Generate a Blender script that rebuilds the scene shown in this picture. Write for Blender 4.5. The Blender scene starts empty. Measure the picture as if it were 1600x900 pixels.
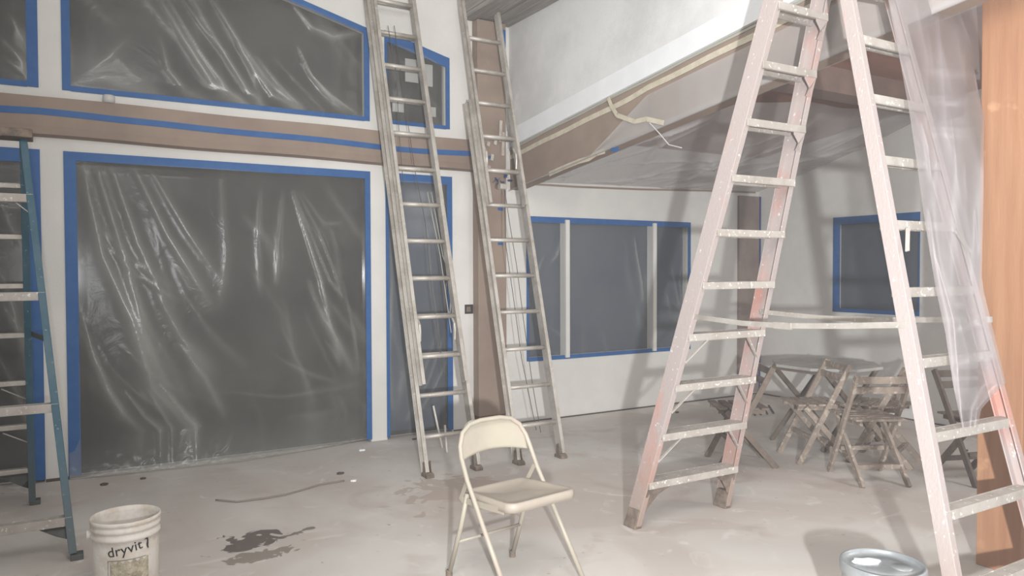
import bpy, bmesh, math, random
import numpy as np
from mathutils import Vector, Matrix

random.seed(4)
rng = np.random.RandomState(7)
S = bpy.context.scene
COL = S.collection

HAZE = 0.011
# ------------------------------------------------------------------ camera
F_PX, YAW, PITCH, ROLL, EYE = 1186.08, 1.0325433, -0.0241019, -0.0032091, 1.5
def cam_basis():
    F = Vector((math.cos(YAW)*math.cos(PITCH), math.sin(YAW)*math.cos(PITCH), math.sin(PITCH)))
    R = Vector((math.sin(YAW), -math.cos(YAW), 0.0)); U = R.cross(F)
    c, s = math.cos(ROLL), math.sin(ROLL)
    return F, c*R + s*U, c*U - s*R
CF, CR, CU = cam_basis()
cd = bpy.data.cameras.new('camera'); cam = bpy.data.objects.new('camera', cd); COL.objects.link(cam)
cd.sensor_width = 36.0; cd.lens = 36.0*F_PX/1600.0; cd.clip_start = 0.05
m = Matrix((CR, CU, -CF)).transposed().to_4x4(); m.translation = Vector((0, 0, EYE)); cam.matrix_world = m
S.camera = cam
def ray(x, y):
    x = float(x); y = float(y)
    return CF + (x-800)/F_PX*CR - (y-450)/F_PX*CU
def hit(x, y, ax, val):
    r = ray(x, y); o = Vector((0, 0, EYE)); t = (val-o[ax])/r[ax]; return o + t*r
YB, XR, XU = 6.31, 7.22, 3.74            # back wall, right wall, upper side wall
def W(x, y): return hit(x, y, 1, YB)
def FL(x, y, z=0.0): return hit(x, y, 2, z)

# ------------------------------------------------------------------ light
w = bpy.data.worlds.new('World'); S.world = w; w.use_nodes = True
w.node_tree.nodes['Background'].inputs[0].default_value = (0.97, 0.98, 1.0, 1)
w.node_tree.nodes['Background'].inputs[1].default_value = 0.40
def lamp(kind, loc, target, power, size, color, **kw):
    l = bpy.data.lights.new(kind.lower()+'_light', kind); l.energy = power; l.color = color
    o = bpy.data.objects.new('work_or_fill_light', l); COL.objects.link(o); o.location = loc
    o.rotation_euler = (Vector(target)-Vector(loc)).to_track_quat('-Z', 'Y').to_euler()
    if kind == 'SPOT': l.shadow_soft_size = size; l.spot_size = kw['cone']; l.spot_blend = 1.0
    elif kind == 'AREA': l.size = size
    else: l.shadow_soft_size = size
    return o
lamp('SPOT', (-0.07, -0.71, 1.42), (5.9, 5.3, 2.3), 1420, 0.04, (0.97, 0.985, 1.0), cone=math.radians(104))
lamp('AREA', (0.6, 0.8, 3.7), (3.9, 4.3, 2.2), 95, 1.4, (1.0, 0.97, 0.94))  # unseen fill added to lift the upper side wall
lamp('AREA', (5.6, 0.6, 2.55), (6.0, 5.0, 1.3), 44, 1.0, (0.98, 0.99, 1.0))  # added fill for the back right bay, not a known lamp
S.view_settings.view_transform = 'Standard'; S.view_settings.look = 'None'
S.view_settings.exposure = 0.0; S.view_settings.gamma = 1.0; S.view_settings.use_curve_mapping = False

# ------------------------------------------------------------------ materials
def srgb(c):
    return tuple(((v/255)/12.92 if v/255 <= .04045 else ((v/255+.055)/1.055)**2.4) for v in c)+(1,)
MATS = {}
def mat(name, base, second=None, scale=4.0, lo=.45, hi=.65, rough=.6, metal=0.0, bump=0.0, bscale=60.0, stretch=(1,1,1),
        alpha=1.0, spots=None, spot_scale=40.0, spot_t=.72, detail=6.0, spec=.5):
    m = bpy.data.materials.new(name); m.use_nodes = True; nt = m.node_tree; N = nt.nodes; L = nt.links
    b = N['Principled BSDF']; b.inputs['Roughness'].default_value = rough; b.inputs['Metallic'].default_value = metal
    b.inputs['Alpha'].default_value = alpha; b.inputs['Specular IOR Level'].default_value = spec
    tc = N.new('ShaderNodeTexCoord'); mp = N.new('ShaderNodeMapping'); mp.inputs['Scale'].default_value = stretch
    L.new(tc.outputs['Object'], mp.inputs['Vector']); vec = mp.outputs['Vector']
    col = None
    if second is not None:
        n = N.new('ShaderNodeTexNoise'); n.inputs['Scale'].default_value = scale; n.inputs['Detail'].default_value = detail
        n.inputs['Roughness'].default_value = .65; L.new(vec, n.inputs['Vector'])
        r = N.new('ShaderNodeMapRange'); r.inputs['From Min'].default_value = lo; r.inputs['From Max'].default_value = hi
        L.new(n.outputs['Fac'], r.inputs['Value'])
        mx = N.new('ShaderNodeMix'); mx.data_type = 'RGBA'
        mx.inputs['A'].default_value = srgb(base); mx.inputs['B'].default_value = srgb(second)
        L.new(r.outputs['Result'], mx.inputs['Factor']); col = mx.outputs['Result']
    if spots is not None:
        n = N.new('ShaderNodeTexNoise'); n.inputs['Scale'].default_value = spot_scale; n.inputs['Detail'].default_value = 4
        L.new(tc.outputs['Object'], n.inputs['Vector'])
        r = N.new('ShaderNodeMapRange'); r.inputs['From Min'].default_value = spot_t-.03; r.inputs['From Max'].default_value = spot_t+.03
        L.new(n.outputs['Fac'], r.inputs['Value'])
        mx2 = N.new('ShaderNodeMix'); mx2.data_type = 'RGBA'; mx2.inputs['B'].default_value = srgb(spots)
        if col: L.new(col, mx2.inputs['A'])
        else: mx2.inputs['A'].default_value = srgb(base)
        L.new(r.outputs['Result'], mx2.inputs['Factor']); col = mx2.outputs['Result']
    if col: L.new(col, b.inputs['Base Color'])
    else: b.inputs['Base Color'].default_value = srgb(base)
    if bump:
        n = N.new('ShaderNodeTexNoise'); n.inputs['Scale'].default_value = bscale; n.inputs['Detail'].default_value = 5
        L.new(vec, n.inputs['Vector']); bp = N.new('ShaderNodeBump'); bp.inputs['Strength'].default_value = bump
        bp.inputs['Distance'].default_value = .01; L.new(n.outputs['Fac'], bp.inputs['Height']); L.new(bp.outputs['Normal'], b.inputs['Normal'])
    MATS[name] = m; return m

M_WALL = mat('white_primer', (222, 219, 213), (212, 209, 204), 1.2, .4, .6, .75, bump=.15, bscale=90)
M_UPPER = mat('dusty_drywall', (224, 223, 221), (206, 205, 203), 1.1, .42, .62, .85, bump=.2, bscale=40, spots=(230, 229, 227), spot_scale=2.3, spot_t=.66)
M_FASCIA_GLINT = mat('white_fascia_and_glint', (238, 239, 240), (230, 231, 232), 2, .4, .6, .6)
M_PAPER = mat('masking_paper', (152, 134, 120), (140, 122, 110), 2.2, .4, .65, .7, bump=.3, bscale=8)
M_WOODP = mat('dark_post_wood', (128, 92, 70), (104, 74, 58), 3, .4, .6, .6, stretch=(6, 6, .6))
M_BLUE = mat('blue_painters_tape', (40, 88, 146), (50, 96, 150), 9, .4, .6, .6)
M_BLUEPAPER = mat('blue_tape_dim', (48, 70, 122), (66, 84, 128), 6, .4, .6, .6)
M_CREAM = mat('cream_masking_tape', (205, 196, 176), (190, 181, 160), 12, .4, .6, .6)
M_GLASS = mat('night_window_glass', (30, 31, 33), rough=.12, spec=.4)
M_GLASSB = mat('bluish_night_glass', (58, 70, 88), rough=.15, spec=.4)
M_FRAME = mat('window_frame_paint', (196, 194, 190), rough=.5)
M_CEIL = mat('red_brown_ceiling_boards', (152, 110, 92), (134, 100, 86), 1.4, .4, .62, .6, stretch=(.6, 3, 1))
M_ALU = mat('dusty_aluminium', (194, 188, 179), (168, 160, 150), 7, .4, .65, .5, metal=.35, spots=(205, 202, 194), spot_scale=60, spot_t=.66)
M_ALUW = mat('pale_dusty_step', (184, 177, 169), (168, 159, 149), 9, .42, .65, .55, metal=.1, spots=(226, 222, 214), spot_scale=50, spot_t=.64)
M_BOOT = mat('grimy_rubber', (136, 120, 106), (106, 95, 86), 20, .4, .6, .8)
M_ORANGE = mat('pink_orange_fibreglass', (172, 160, 156), (196, 130, 110), 1.6, .53, .72, .5, spots=(206, 200, 195), spot_scale=45, spot_t=.68, stretch=(1, 1, .6), bump=.2, bscale=90)
M_BLUELAD = mat('dusty_blue_fibreglass', (44, 86, 104), (76, 104, 116), 5, .4, .7, .5, spots=(120, 140, 146), spot_scale=50, spot_t=.68)
M_BRACKET = mat('dark_grey_bracket', (90, 92, 90), (74, 74, 72), 8, .4, .6, .6)
M_CHAIR = mat('beige_enamel', (176, 168, 151), (164, 155, 142), 3, .4, .65, .42, spots=(176, 164, 150), spot_scale=9, spot_t=.62)
M_SEAT = mat('dusty_seat_enamel', (166, 155, 143), (176, 166, 150), 6, .4, .65, .5)
M_OLDWOOD = mat('dusty_old_wood', (158, 143, 130), (132, 118, 107), 9, .38, .65, .8, spots=(176, 164, 150), spot_scale=30, spot_t=.6)
M_OLDWOOD2 = mat('darker_old_wood', (130, 116, 104), (106, 94, 85), 9, .38, .65, .85)
M_TABLE = mat('dusty_table_top', (180, 178, 173), (164, 160, 154), 5, .4, .6, .8)
M_BUCKET = mat('plaster_caked_plastic', (226, 219, 210), (204, 192, 176), 9, .48, .68, .55, bump=.4, bscale=30, spots=(120, 112, 102), spot_scale=22, spot_t=.72)
M_PLASTER = mat('dried_plaster', (196, 186, 164), (160, 150, 130), 26, .4, .62, .9, bump=.8, bscale=60)
M_INK = mat('black_print', (52, 50, 50), rough=.7)
M_BRACKET2 = mat('dusty_cord', (140, 130, 122), rough=.9)
M_PAIL = mat('grey_metal_pail', (172, 176, 177), (150, 154, 156), 7, .42, .62, .38, metal=.45, bump=.25, bscale=12)
M_CORD = mat('dark_cord', (84, 80, 78), rough=.9)
M_ROPE = mat('pale_rope', (176, 172, 160), rough=.9)
M_STICK = mat('white_stick_paint', (214, 208, 200), rough=.6)
M_BLACK = mat('black_plastic_box', (62, 56, 54), rough=.6)
M_CHIP_SHADOW = mat('dark_scrap_and_shadow', (88, 78, 72), rough=.9)
M_SOFFIT = mat('grey_board', (158, 153, 146), (128, 123, 117), 3.2, .38, .62, .75, stretch=(14, .6, 6), bump=.4, bscale=30)

def add_grime(m, col, z0, z1):
    nt = m.node_tree; N = nt.nodes; L = nt.links; b = N['Principled BSDF']; src = b.inputs['Base Color'].links[0].from_socket
    tc = N.new('ShaderNodeTexCoord'); sp = N.new('ShaderNodeSeparateXYZ'); L.new(tc.outputs['Object'], sp.inputs[0])
    n = N.new('ShaderNodeTexNoise'); n.inputs['Scale'].default_value = 5; L.new(tc.outputs['Object'], n.inputs['Vector'])
    a = N.new('ShaderNodeMath'); a.operation = 'MULTIPLY_ADD'; L.new(n.outputs['Fac'], a.inputs[0]); a.inputs[1].default_value = .5; L.new(sp.outputs['Z'], a.inputs[2])
    r = N.new('ShaderNodeMapRange'); r.inputs['From Min'].default_value = z0+.25; r.inputs['From Max'].default_value = z1+.25
    r.inputs['To Min'].default_value = .75; r.inputs['To Max'].default_value = 0; L.new(a.outputs[0], r.inputs['Value'])
    x = N.new('ShaderNodeMix'); x.data_type = 'RGBA'; L.new(src, x.inputs['A']); x.inputs['B'].default_value = srgb(col)
    L.new(r.outputs['Result'], x.inputs['Factor']); L.new(x.outputs['Result'], b.inputs['Base Color'])
add_grime(M_BLUELAD, (100, 104, 102), .05, .6)
add_grime(M_ORANGE, (158, 136, 122), .05, .55)      # plaster mud trodden up from the floor
def timber():
    m = mat('orange_fir_timber', (166, 124, 93), (146, 102, 74), 2.5, .35, .7, .85, stretch=(5, 5, .35), bump=.15, bscale=20, spots=(180, 138, 106), spot_scale=5, spot_t=.66)
    return m
M_TIMBER = timber()

def plastic(name, base, alpha, rough, sc=7, bs=.35, fold=.3):
    m = bpy.data.materials.new(name); m.use_nodes = True; nt = m.node_tree; N = nt.nodes; L = nt.links
    b = N['Principled BSDF']; b.inputs['Base Color'].default_value = srgb(base); b.inputs['Roughness'].default_value = rough
    b.inputs['Specular IOR Level'].default_value = .8
    tc = N.new('ShaderNodeTexCoord'); n = N.new('ShaderNodeTexNoise'); n.inputs['Scale'].default_value = 1.7; n.inputs['Detail'].default_value = 7
    L.new(tc.outputs['Object'], n.inputs['Vector'])
    r = N.new('ShaderNodeMapRange'); r.inputs['From Min'].default_value = .3; r.inputs['From Max'].default_value = .7
    r.inputs['To Min'].default_value = alpha*.8; r.inputs['To Max'].default_value = min(1, alpha*1.2)
    L.new(n.outputs['Fac'], r.inputs['Value'])
    at = N.new('ShaderNodeAttribute'); at.attribute_name = 'fold'      # gathered film is several layers thick
    ma = N.new('ShaderNodeMath'); ma.operation = 'MULTIPLY_ADD'; ma.use_clamp = True; ma.inputs[1].default_value = fold
    L.new(at.outputs['Fac'], ma.inputs[0]); L.new(r.outputs['Result'], ma.inputs[2]); L.new(ma.outputs[0], b.inputs['Alpha'])
    n2 = N.new('ShaderNodeTexNoise'); n2.inputs['Scale'].default_value = sc; n2.inputs['Detail'].default_value = 6; n2.inputs['Distortion'].default_value = 1.2
    L.new(tc.outputs['Object'], n2.inputs['Vector']); bp = N.new('ShaderNodeBump'); bp.inputs['Strength'].default_value = bs; bp.inputs['Distance'].default_value = .02
    L.new(n2.outputs['Fac'], bp.inputs['Height']); L.new(bp.outputs['Normal'], b.inputs['Normal'])
    return m
M_FILM = plastic('window_film', (196, 194, 186), .15, .24, 3, .5)
M_FILM2 = plastic('hanging_film', (166, 158, 158), .50, .4, 3, .2, .25)
M_FILM3 = plastic('ceiling_film', (206, 202, 200), .40, .35, 2, .3, .4)

def floor_mat():
    m = bpy.data.materials.new('dusty_concrete'); m.use_nodes = True; nt = m.node_tree; N = nt.nodes; L = nt.links
    b = N['Principled BSDF']; b.inputs['Roughness'].default_value = .8; b.inputs['Specular IOR Level'].default_value = .25
    geo = N.new('ShaderNodeNewGeometry'); P = geo.outputs['Position']
    def noise(scale, detail=6, dist=0, vec=P):
        n = N.new('ShaderNodeTexNoise'); n.inputs['Scale'].default_value = scale; n.inputs['Detail'].default_value = detail
        n.inputs['Distortion'].default_value = dist; L.new(vec, n.inputs['Vector']); return n.outputs['Fac']
    def rng_(v, a, bb, c=0, d=1):
        r = N.new('ShaderNodeMapRange'); r.inputs['From Min'].default_value = a; r.inputs['From Max'].default_value = bb
        r.inputs['To Min'].default_value = c; r.inputs['To Max'].default_value = d; L.new(v, r.inputs['Value']); return r.outputs['Result']
    def mix(a, col, f):
        x = N.new('ShaderNodeMix'); x.data_type = 'RGBA'
        if isinstance(a, tuple): x.inputs['A'].default_value = a
        else: L.new(a, x.inputs['A'])
        x.inputs['B'].default_value = col; L.new(f, x.inputs['Factor']); return x.outputs['Result']
    c = mix(srgb((200, 190, 182)), srgb((216, 211, 204)), rng_(noise(.9, 7, .6), .4, .62))
    c = mix(c, srgb((186, 170, 160)), rng_(noise(1.7, 8, 1.0), .56, .72, 0, .7))
    c = mix(c, srgb((226, 222, 216)), rng_(noise(3.5, 8, 2.0), .6, .72, 0, .7))
    c = mix(c, srgb((150, 138, 128)), rng_(noise(24, 4, 0), .68, .74, 0, .6))
    # wet splash
    def blot(cx, cy, rx, ry, rot, col, c, amt=.9, nz=6.0, k=.9):
        mp = N.new('ShaderNodeMapping'); mp.vector_type = 'TEXTURE'
        mp.inputs['Location'].default_value = (cx, cy, 0); mp.inputs['Rotation'].default_value = (0, 0, rot); mp.inputs['Scale'].default_value = (rx, ry, 1)
        L.new(P, mp.inputs['Vector']); ln = N.new('ShaderNodeVectorMath'); ln.operation = 'LENGTH'; L.new(mp.outputs['Vector'], ln.inputs[0])
        ad = N.new('ShaderNodeMath'); ad.operation = 'MULTIPLY_ADD'; L.new(noise(nz, 8, 1.5), ad.inputs[0]); ad.inputs[1].default_value = k*4; L.new(ln.outputs['Value'], ad.inputs[2])
        return mix(c, col, rng_(ad.outputs[0], 1+k*1.75, 1+k*1.85, amt, 0))
    a = FL(398, 845)
    c = blot(a.x, a.y, .20, .14, .4, srgb((98, 88, 82)), c)
    a = FL(400, 868); c = blot(a.x, a.y, .16, .10, .2, srgb((134, 124, 112)), c, .8)
    a = FL(455, 835); c = blot(a.x, a.y, .22, .03, .35, srgb((110, 100, 94)), c, .8)
    a = FL(720, 770); c = blot(a.x, a.y, .4, .45, .35, srgb((170, 148, 134)), c, .5, 3)
    L.new(c, b.inputs['Base Color'])
    bp = N.new('ShaderNodeBump'); bp.inputs['Strength'].default_value = .25; bp.inputs['Distance'].default_value = .006
    L.new(noise(14, 8, .5), bp.inputs['Height']); L.new(bp.outputs['Normal'], b.inputs['Normal'])
    return m
M_FLOOR = floor_mat()

# ------------------------------------------------------------------ mesh helpers
class MB:
    def __init__(s): s.v = []; s.f = []
    def quadbox(s, a, b):               # two quads (4 points each) joined
        i = len(s.v); s.v += [tuple(p) for p in a]+[tuple(p) for p in b]; n = len(a)
        s.f.append(tuple(range(i+n-1, i-1, -1))); s.f.append(tuple(range(i+n, i+2*n)))
        for k in range(n): s.f.append((i+k, i+(k+1) % n, i+n+(k+1) % n, i+n+k))
        return s
    def box(s, x0, x1, y0, y1, z0, z1):
        return s.quadbox([(x0, y0, z0), (x1, y0, z0), (x1, y1, z0), (x0, y1, z0)], [(x0, y0, z1), (x1, y0, z1), (x1, y1, z1), (x0, y1, z1)])
    def bar(s, A, B, wx, wn, xdir, off=(0, 0), zero=False):   # bar A-B, width wx along xdir, wn along normal
        A = Vector(A); B = Vector(B); a = (B-A).normalized(); x = Vector(xdir); x = (x-a*x.dot(a)).normalized(); n = a.cross(x)
        def q(P): 
            c = P + x*off[0] + n*off[1]
            return [c+x*(sx*wx/2)+n*(sn*wn/2) for sx, sn in ((-1, -1), (1, -1), (1, 1), (-1, 1))]
        return s.quadbox(q(A), q(B))
    def prism(s, poly, axis, lo, hi):   # poly in the two other axes
        def pt(p, h):
            if axis == 0: return (h, p[0], p[1])
            if axis == 1: return (p[0], h, p[1])
            return (p[0], p[1], h)
        return s.quadbox([pt(p, lo) for p in poly], [pt(p, hi) for p in poly])
    def tube(s, pts, r, n=8, closed=False, radii=None):
        pts = [Vector(p) for p in pts]; rings = []
        up = Vector((0, 0, 1))
        prev = None
        for i, p in enumerate(pts):
            if closed: t = (pts[(i+1) % len(pts)]-pts[i-1]).normalized()
            else: t = (pts[min(i+1, len(pts)-1)]-pts[max(i-1, 0)]).normalized()
            if prev is None:
                a = up if abs(t.z) < .9 else Vector((1, 0, 0)); x = (a-t*a.dot(t)).normalized()
            else: x = (prev-t*prev.dot(t)).normalized()
            prev = x; y = t.cross(x); rr = radii[i] if radii else r
            i0 = len(s.v)
            for k in range(n):
                an = 2*math.pi*k/n; s.v.append(tuple(p+x*(rr*math.cos(an))+y*(rr*math.sin(an))))
            rings.append(i0)
        m_ = len(pts); rg = range(m_) if closed else range(m_-1)
        for i in rg:
            a, b = rings[i], rings[(i+1) % m_]
            for k in range(n): s.f.append((a+k, a+(k+1) % n, b+(k+1) % n, b+k))
        if not closed:
            s.f.append(tuple(rings[0]+k for k in range(n-1, -1, -1))); s.f.append(tuple(rings[-1]+k for k in range(n)))
        return s
    def lathe(s, prof, c, n=48, jit=0):
        i0 = len(s.v)
        for j, (r, z) in enumerate(prof):
            for k in range(n):
                an = 2*math.pi*k/n; rr = r*(1+jit*math.sin(5*an+z*40)*.5+jit*math.sin(11*an-z*70)*.5)
                s.v.append((c[0]+rr*math.cos(an), c[1]+rr*math.sin(an), c[2]+z))
        for j in range(len(prof)-1):
            for k in range(n): s.f.append((i0+j*n+k, i0+j*n+(k+1) % n, i0+(j+1)*n+(k+1) % n, i0+(j+1)*n+k))
        return s
    def build(s, name, m, parent=None, smooth=False, bevel=0):
        me = bpy.data.meshes.new(name)
        vs = s.v
        if parent is not None and parent.type in ('EMPTY', 'MESH'):
            o0 = origin_of(parent); vs = [(a-o0.x, b-o0.y, c-o0.z) for a, b, c in vs]
        me.from_pydata([tuple(v) for v in vs], [], s.f); me.materials.append(m)
        bm = bmesh.new(); bm.from_mesh(me); bmesh.ops.recalc_face_normals(bm, faces=bm.faces); bm.to_mesh(me); bm.free()
        if smooth: me.polygons.foreach_set('use_smooth', [True]*len(me.polygons))
        o = bpy.data.objects.new(name, me); COL.objects.link(o)
        if parent is not None: o.parent = parent
        if bevel:
            bv = o.modifiers.new('bevel', 'BEVEL'); bv.width = bevel; bv.segments = 2; bv.limit_method = 'ANGLE'
        if smooth and bevel == 0:
            pass
        return o
def origin_of(o):
    v = Vector(o.location)
    while o.parent is not None: o = o.parent; v = v + Vector(o.location)
    return v
def thing(name, label, cat, loc=(0, 0, 0), group=None):
    o = bpy.data.objects.new(name, None); COL.objects.link(o); o.location = loc; o.empty_display_size = .1
    o['label'] = label; o['category'] = cat
    if group: o['group'] = group
    return o
def tag(o, label, cat, group=None):
    o['label'] = label; o['category'] = cat
    if group: o['group'] = group
    return o
def struct(mb, name, m, parent=None, **k):
    o = mb.build(name, m, parent, **k)
    if parent is None: o['kind'] = 'structure'
    return o

# ------------------------------------------------------------------ setting
MB().box(-4, 7.4, -1.8, 6.6, -.12, 0).build('floor', M_FLOOR)['kind'] = 'structure'
def roof_z(X): return 3.69-.255*(X-1.9)          # raked heads of the upper windows
LX0, LX1, MXA, MXB, MXC, MXD = -2.4, -.105, .045, 2.33, 2.478, 3.12
TH = .16
wb = MB()
def wbox(x0, x1, z0, z1): wb.box(x0, x1, YB, YB+TH, z0, z1)
wbox(-4, LX0, 0, 5.2); wbox(LX1, MXA, 0, 2.352); wbox(MXB, MXC, 0, 2.352); wbox(MXD, 3.935, 0, 2.352)
wbox(-4+1.6, 3.935, 2.352, 2.79)
wbox(LX1, MXA, 2.79, 5.2)
wb.prism([(MXB, 2.79), (MXC, 2.79), (MXC, roof_z(MXC)+.03), (MXB, roof_z(MXB)+.03)], 1, YB, YB+TH)
wb.prism([(MXA, roof_z(MXA)), (MXB, roof_z(MXB)), (MXB, 5.2), (MXA, 5.2)], 1, YB, YB+TH)
wb.prism([(MXB, roof_z(MXB)+.03), (MXC, roof_z(MXC)+.03), (MXC, 5.2), (MXB, 5.2)], 1, YB, YB+TH)
wb.prism([(MXC, roof_z(MXC)+.05), (3.10, roof_z(3.10)+.05), (3.10, 5.2), (MXC, 5.2)], 1, YB, YB+TH)
wb.box(LX0, LX1, YB, YB+TH, 4.25, 5.2)
wbox(3.10, 3.935, 2.79, 5.2)
wbox(3.935, 6.10, 2.02, 5.2); wbox(3.935, 6.10, 0, .60); wbox(6.10, 7.38, 0, 5.2)
wall_back = struct(wb, 'wall_back', M_WALL)
wr = MB(); x0, x1 = XR, XR+TH
wr.box(x0, x1, -1.8, 4.325, 0, 5); wr.box(x0, x1, 5.29, YB+TH, 0, 5); wr.box(x0, x1, 4.325, 5.29, 0, 1.035); wr.box(x0, x1, 4.325, 5.29, 2.05, 5)
struct(wr, 'wall_right', M_WALL)
SL = .122
def zs(z0, Y): return z0+SL*(YB-Y)
# upper side wall with its sloping lower edge
Yf = -1.5
struct(MB().prism([(YB, zs(2.80, YB)), (Yf, zs(2.80, Yf)), (Yf, 5.2), (YB, 5.2)], 0, XU, XU+.14), 'wall_side_upper', M_UPPER)
struct(MB().prism([(YB, zs(2.665, YB)), (Yf, zs(2.665, Yf)), (Yf, zs(2.80, Yf)), (YB, zs(2.83, YB))], 0, XU-.022, XU+.14), 'trim_1', M_FASCIA_GLINT)
# header under it, wrapped in brown paper
hdr = struct(MB().prism([(YB, zs(2.27, YB)), (Yf, zs(2.27, Yf)), (Yf, zs(2.665, Yf)), (YB, zs(2.665, YB))], 0, XU+.01, XU+.15), 'trim_2', M_PAPER)
def wavy_strip(x, z0, h, jags, t=.004, Y0=YB, Y1=Yf):
    mb = MB(); ys = np.linspace(Y0, Y1, 40)
    for a, b in zip(ys[:-1], ys[1:]):
        da = jags(a); db = jags(b)
        mb.quadbox([(x, a, zs(z0, a)+da), (x, b, zs(z0, b)+db), (x, b, zs(z0+h, b)+db), (x, a, zs(z0+h, a)+da)],
                   [(x-t, a, zs(z0, a)+da), (x-t, b, zs(z0, b)+db), (x-t, b, zs(z0+h, b)+db), (x-t, a, zs(z0+h, a)+da)])
    return mb
wavy_strip(XU+.008, 2.57, .042, lambda y: (-.014 if y > 4.35 else 0)+.003*math.sin(y*9)).build('masking_tape', M_CREAM, hdr)
wavy_strip(XU+.008, 2.645, .016, lambda y: .003*math.sin(y*7)).build('masking_tape', mat('grey_green_edge', (168, 168, 154), rough=.7), hdr)
# low wood ceiling rising towards the viewer
struct(MB().prism([(YB+.1, zs(2.82, YB+.1)), (Yf, zs(2.82, Yf)), (Yf, zs(2.94, Yf)), (YB+.1, zs(2.94, YB+.1))], 0, XU+.14, XR+.1), 'ceiling', M_CEIL)
rb = MB()
for yy in (4.0, 2.4):
    rb.prism([(yy+.08, zs(2.62, yy+.08)), (yy-.08, zs(2.62, yy-.08)), (yy-.08, zs(2.83, yy-.08)), (yy+.08, zs(2.83, yy+.08))], 0, XU+.14, XR)
    struct(rb, 'ceiling_beam', mat('ceiling_beam_wood', (128, 104, 94), (112, 92, 84), 3, .4, .6, .6)); rb = MB()
# gable ceiling above
struct(MB().prism([(-4, 5.0), (XU+.14, 4.55), (XU+.14, 4.7), (-4, 5.15)], 1, 1.2, YB+.1), 'ceiling_gable', M_UPPER)
# grey board soffit on the post
sof = struct(MB().box(3.24, XU, 3.6, YB, 3.86, 4.56), 'trim_3', M_SOFFIT)
nb = 4
for k in range(nb):
    xa = 3.24+(XU-3.24)*k/nb; xb = 3.24+(XU-3.24)*(k+1)/nb
    MB().box(xa+.003, xb-.003, 3.6, YB, 3.815+.004*(k % 2), 3.858).build('board', M_SOFFIT, sof, bevel=.003)
# paper wrapped post in the inner corner
pl, pr = hit(747, 300, 1, 6.2), hit(791, 300, 1, 6.2)
post = struct(MB().box(pl.x, pr.x, 6.2, YB, .13, 3.81), 'trim_4', M_PAPER, bevel=.006)
MB().box(pl.x+.01, pr.x-.01, 6.21, YB, 0, .13).build('post_base', M_WOODP, post)
def tape_rect(parent, px0, py0, px1, py1, ydepth, m=M_BLUE, name='blue_tape'):
    a = hit(px0, py0, 1, ydepth); b = hit(px1, py1, 1, ydepth)
    return MB().box(a.x, b.x, ydepth-.003, ydepth, b.z, a.z).build(name, m, parent)
for r in ((778, 322, 786, 329), (778, 375, 786, 383), (758, 243, 768, 248)): tape_rect(post, *r, 6.198)
tape_rect(post, 783, 46, 790, 108, 6.198)
cl = MB()      # torn tape wads on the post
for (px, py, s_) in ((776, 282, .10), (790, 276, .07), (797, 283, .06), (785, 287, .05)):
    c = hit(px, py, 1, 6.16)
    for k in range(5):
        d = Vector((random.uniform(-1, 1), random.uniform(-.3, .1), random.uniform(-.6, .6)))*s_
        cl.bar(c-d*.5, c+d*.5+Vector((0, 0, .01)), .03, .002, (random.random(), 1, random.random()))
cl.build('tape_wad', M_BLUEPAPER, post)
cl = MB()
for (px, py, h_) in ((783, 205, .20), (787, 225, .22), (764, 225, .04), (775, 222, .05), (765, 262, .04), (791, 268, .04), (770, 246, .06)):
    c = hit(px, py, 1, 6.18)
    cl.bar(c+Vector((0, 0, h_/2)), c-Vector((.01, 0, h_/2)), .035, .003, (1, .3, 0))
cl.build('torn_paper', mat('pale_torn_paper', (206, 200, 190), (180, 168, 156), 10, .4, .6, .8), post)
# beam across the back wall wrapped in brown paper with a blue tape line
bm_ = MB(); xs = np.linspace(-4, pl.x, 50)
def bz(x, k): return (2.715, 2.452)[k] + .004*math.sin(x*4+k)-(x-1)*.006*(k == 0)-(x-1)*.009*(k == 1)
D = .055
for a, b in zip(xs[:-1], xs[1:]):
    bm_.quadbox([(a, YB, bz(a, 1)), (b, YB, bz(b, 1)), (b, YB, bz(b, 0)), (a, YB, bz(a, 0))],
                [(a, YB-D, bz(a, 1)+.0), (b, YB-D, bz(b, 1)+.0), (b, YB-D, bz(b, 0)), (a, YB-D, bz(a, 0))])
beam = struct(bm_, 'trim_5', M_PAPER)
tp = MB()
def tz(x): return 2.582+.016*math.sin(x*1.5+.6)+.006*math.sin(x*4.1)+(.03 if x < .4 else 0)*min(1, (.4-x)/.5)
for a, b in zip(xs[:-1], xs[1:]):
    y = YB-D
    tp.quadbox([(a, y, tz(a)-.023), (b, y, tz(b)-.023), (b, y, tz(b)+.023), (a, y, tz(a)+.023)],
               [(a, y-.004, tz(a)-.023), (b, y-.004, tz(b)-.023), (b, y-.004, tz(b)+.023), (a, y-.004, tz(a)+.023)])
tp.build('blue_tape', M_BLUE, beam)
lo = MB()
for a, b in zip(xs[:-1], xs[1:]):
    lo.quadbox([(a, YB, bz(a, 1)-.02), (b, YB, bz(b, 1)-.02), (b, YB, bz(b, 1)+.03), (a, YB, bz(a, 1)+.03)],
               [(a, YB-D-.022, bz(a, 1)-.008), (b, YB-D-.022, bz(b, 1)-.008), (b, YB-D-.006, bz(b, 1)+.045), (a, YB-D-.006, bz(a, 1)+.045)])
lo.build('paper_fold', M_PAPER, beam)
# dark gap at the foot of the walls, drawn as thin strips
struct(MB().box(3.13, XR-.02, YB-.012, YB+.02, 0, .012), 'joint_gap_back', M_CHIP_SHADOW)
struct(MB().box(XR-.012, XR+.02, 2.5, YB-.02, 0, .012), 'joint_gap_right', M_CHIP_SHADOW)
struct(MB().box(-.1, .05, YB-.012, YB+.02, 0, .02), 'joint_gap_left', M_CHIP_SHADOW)

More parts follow.
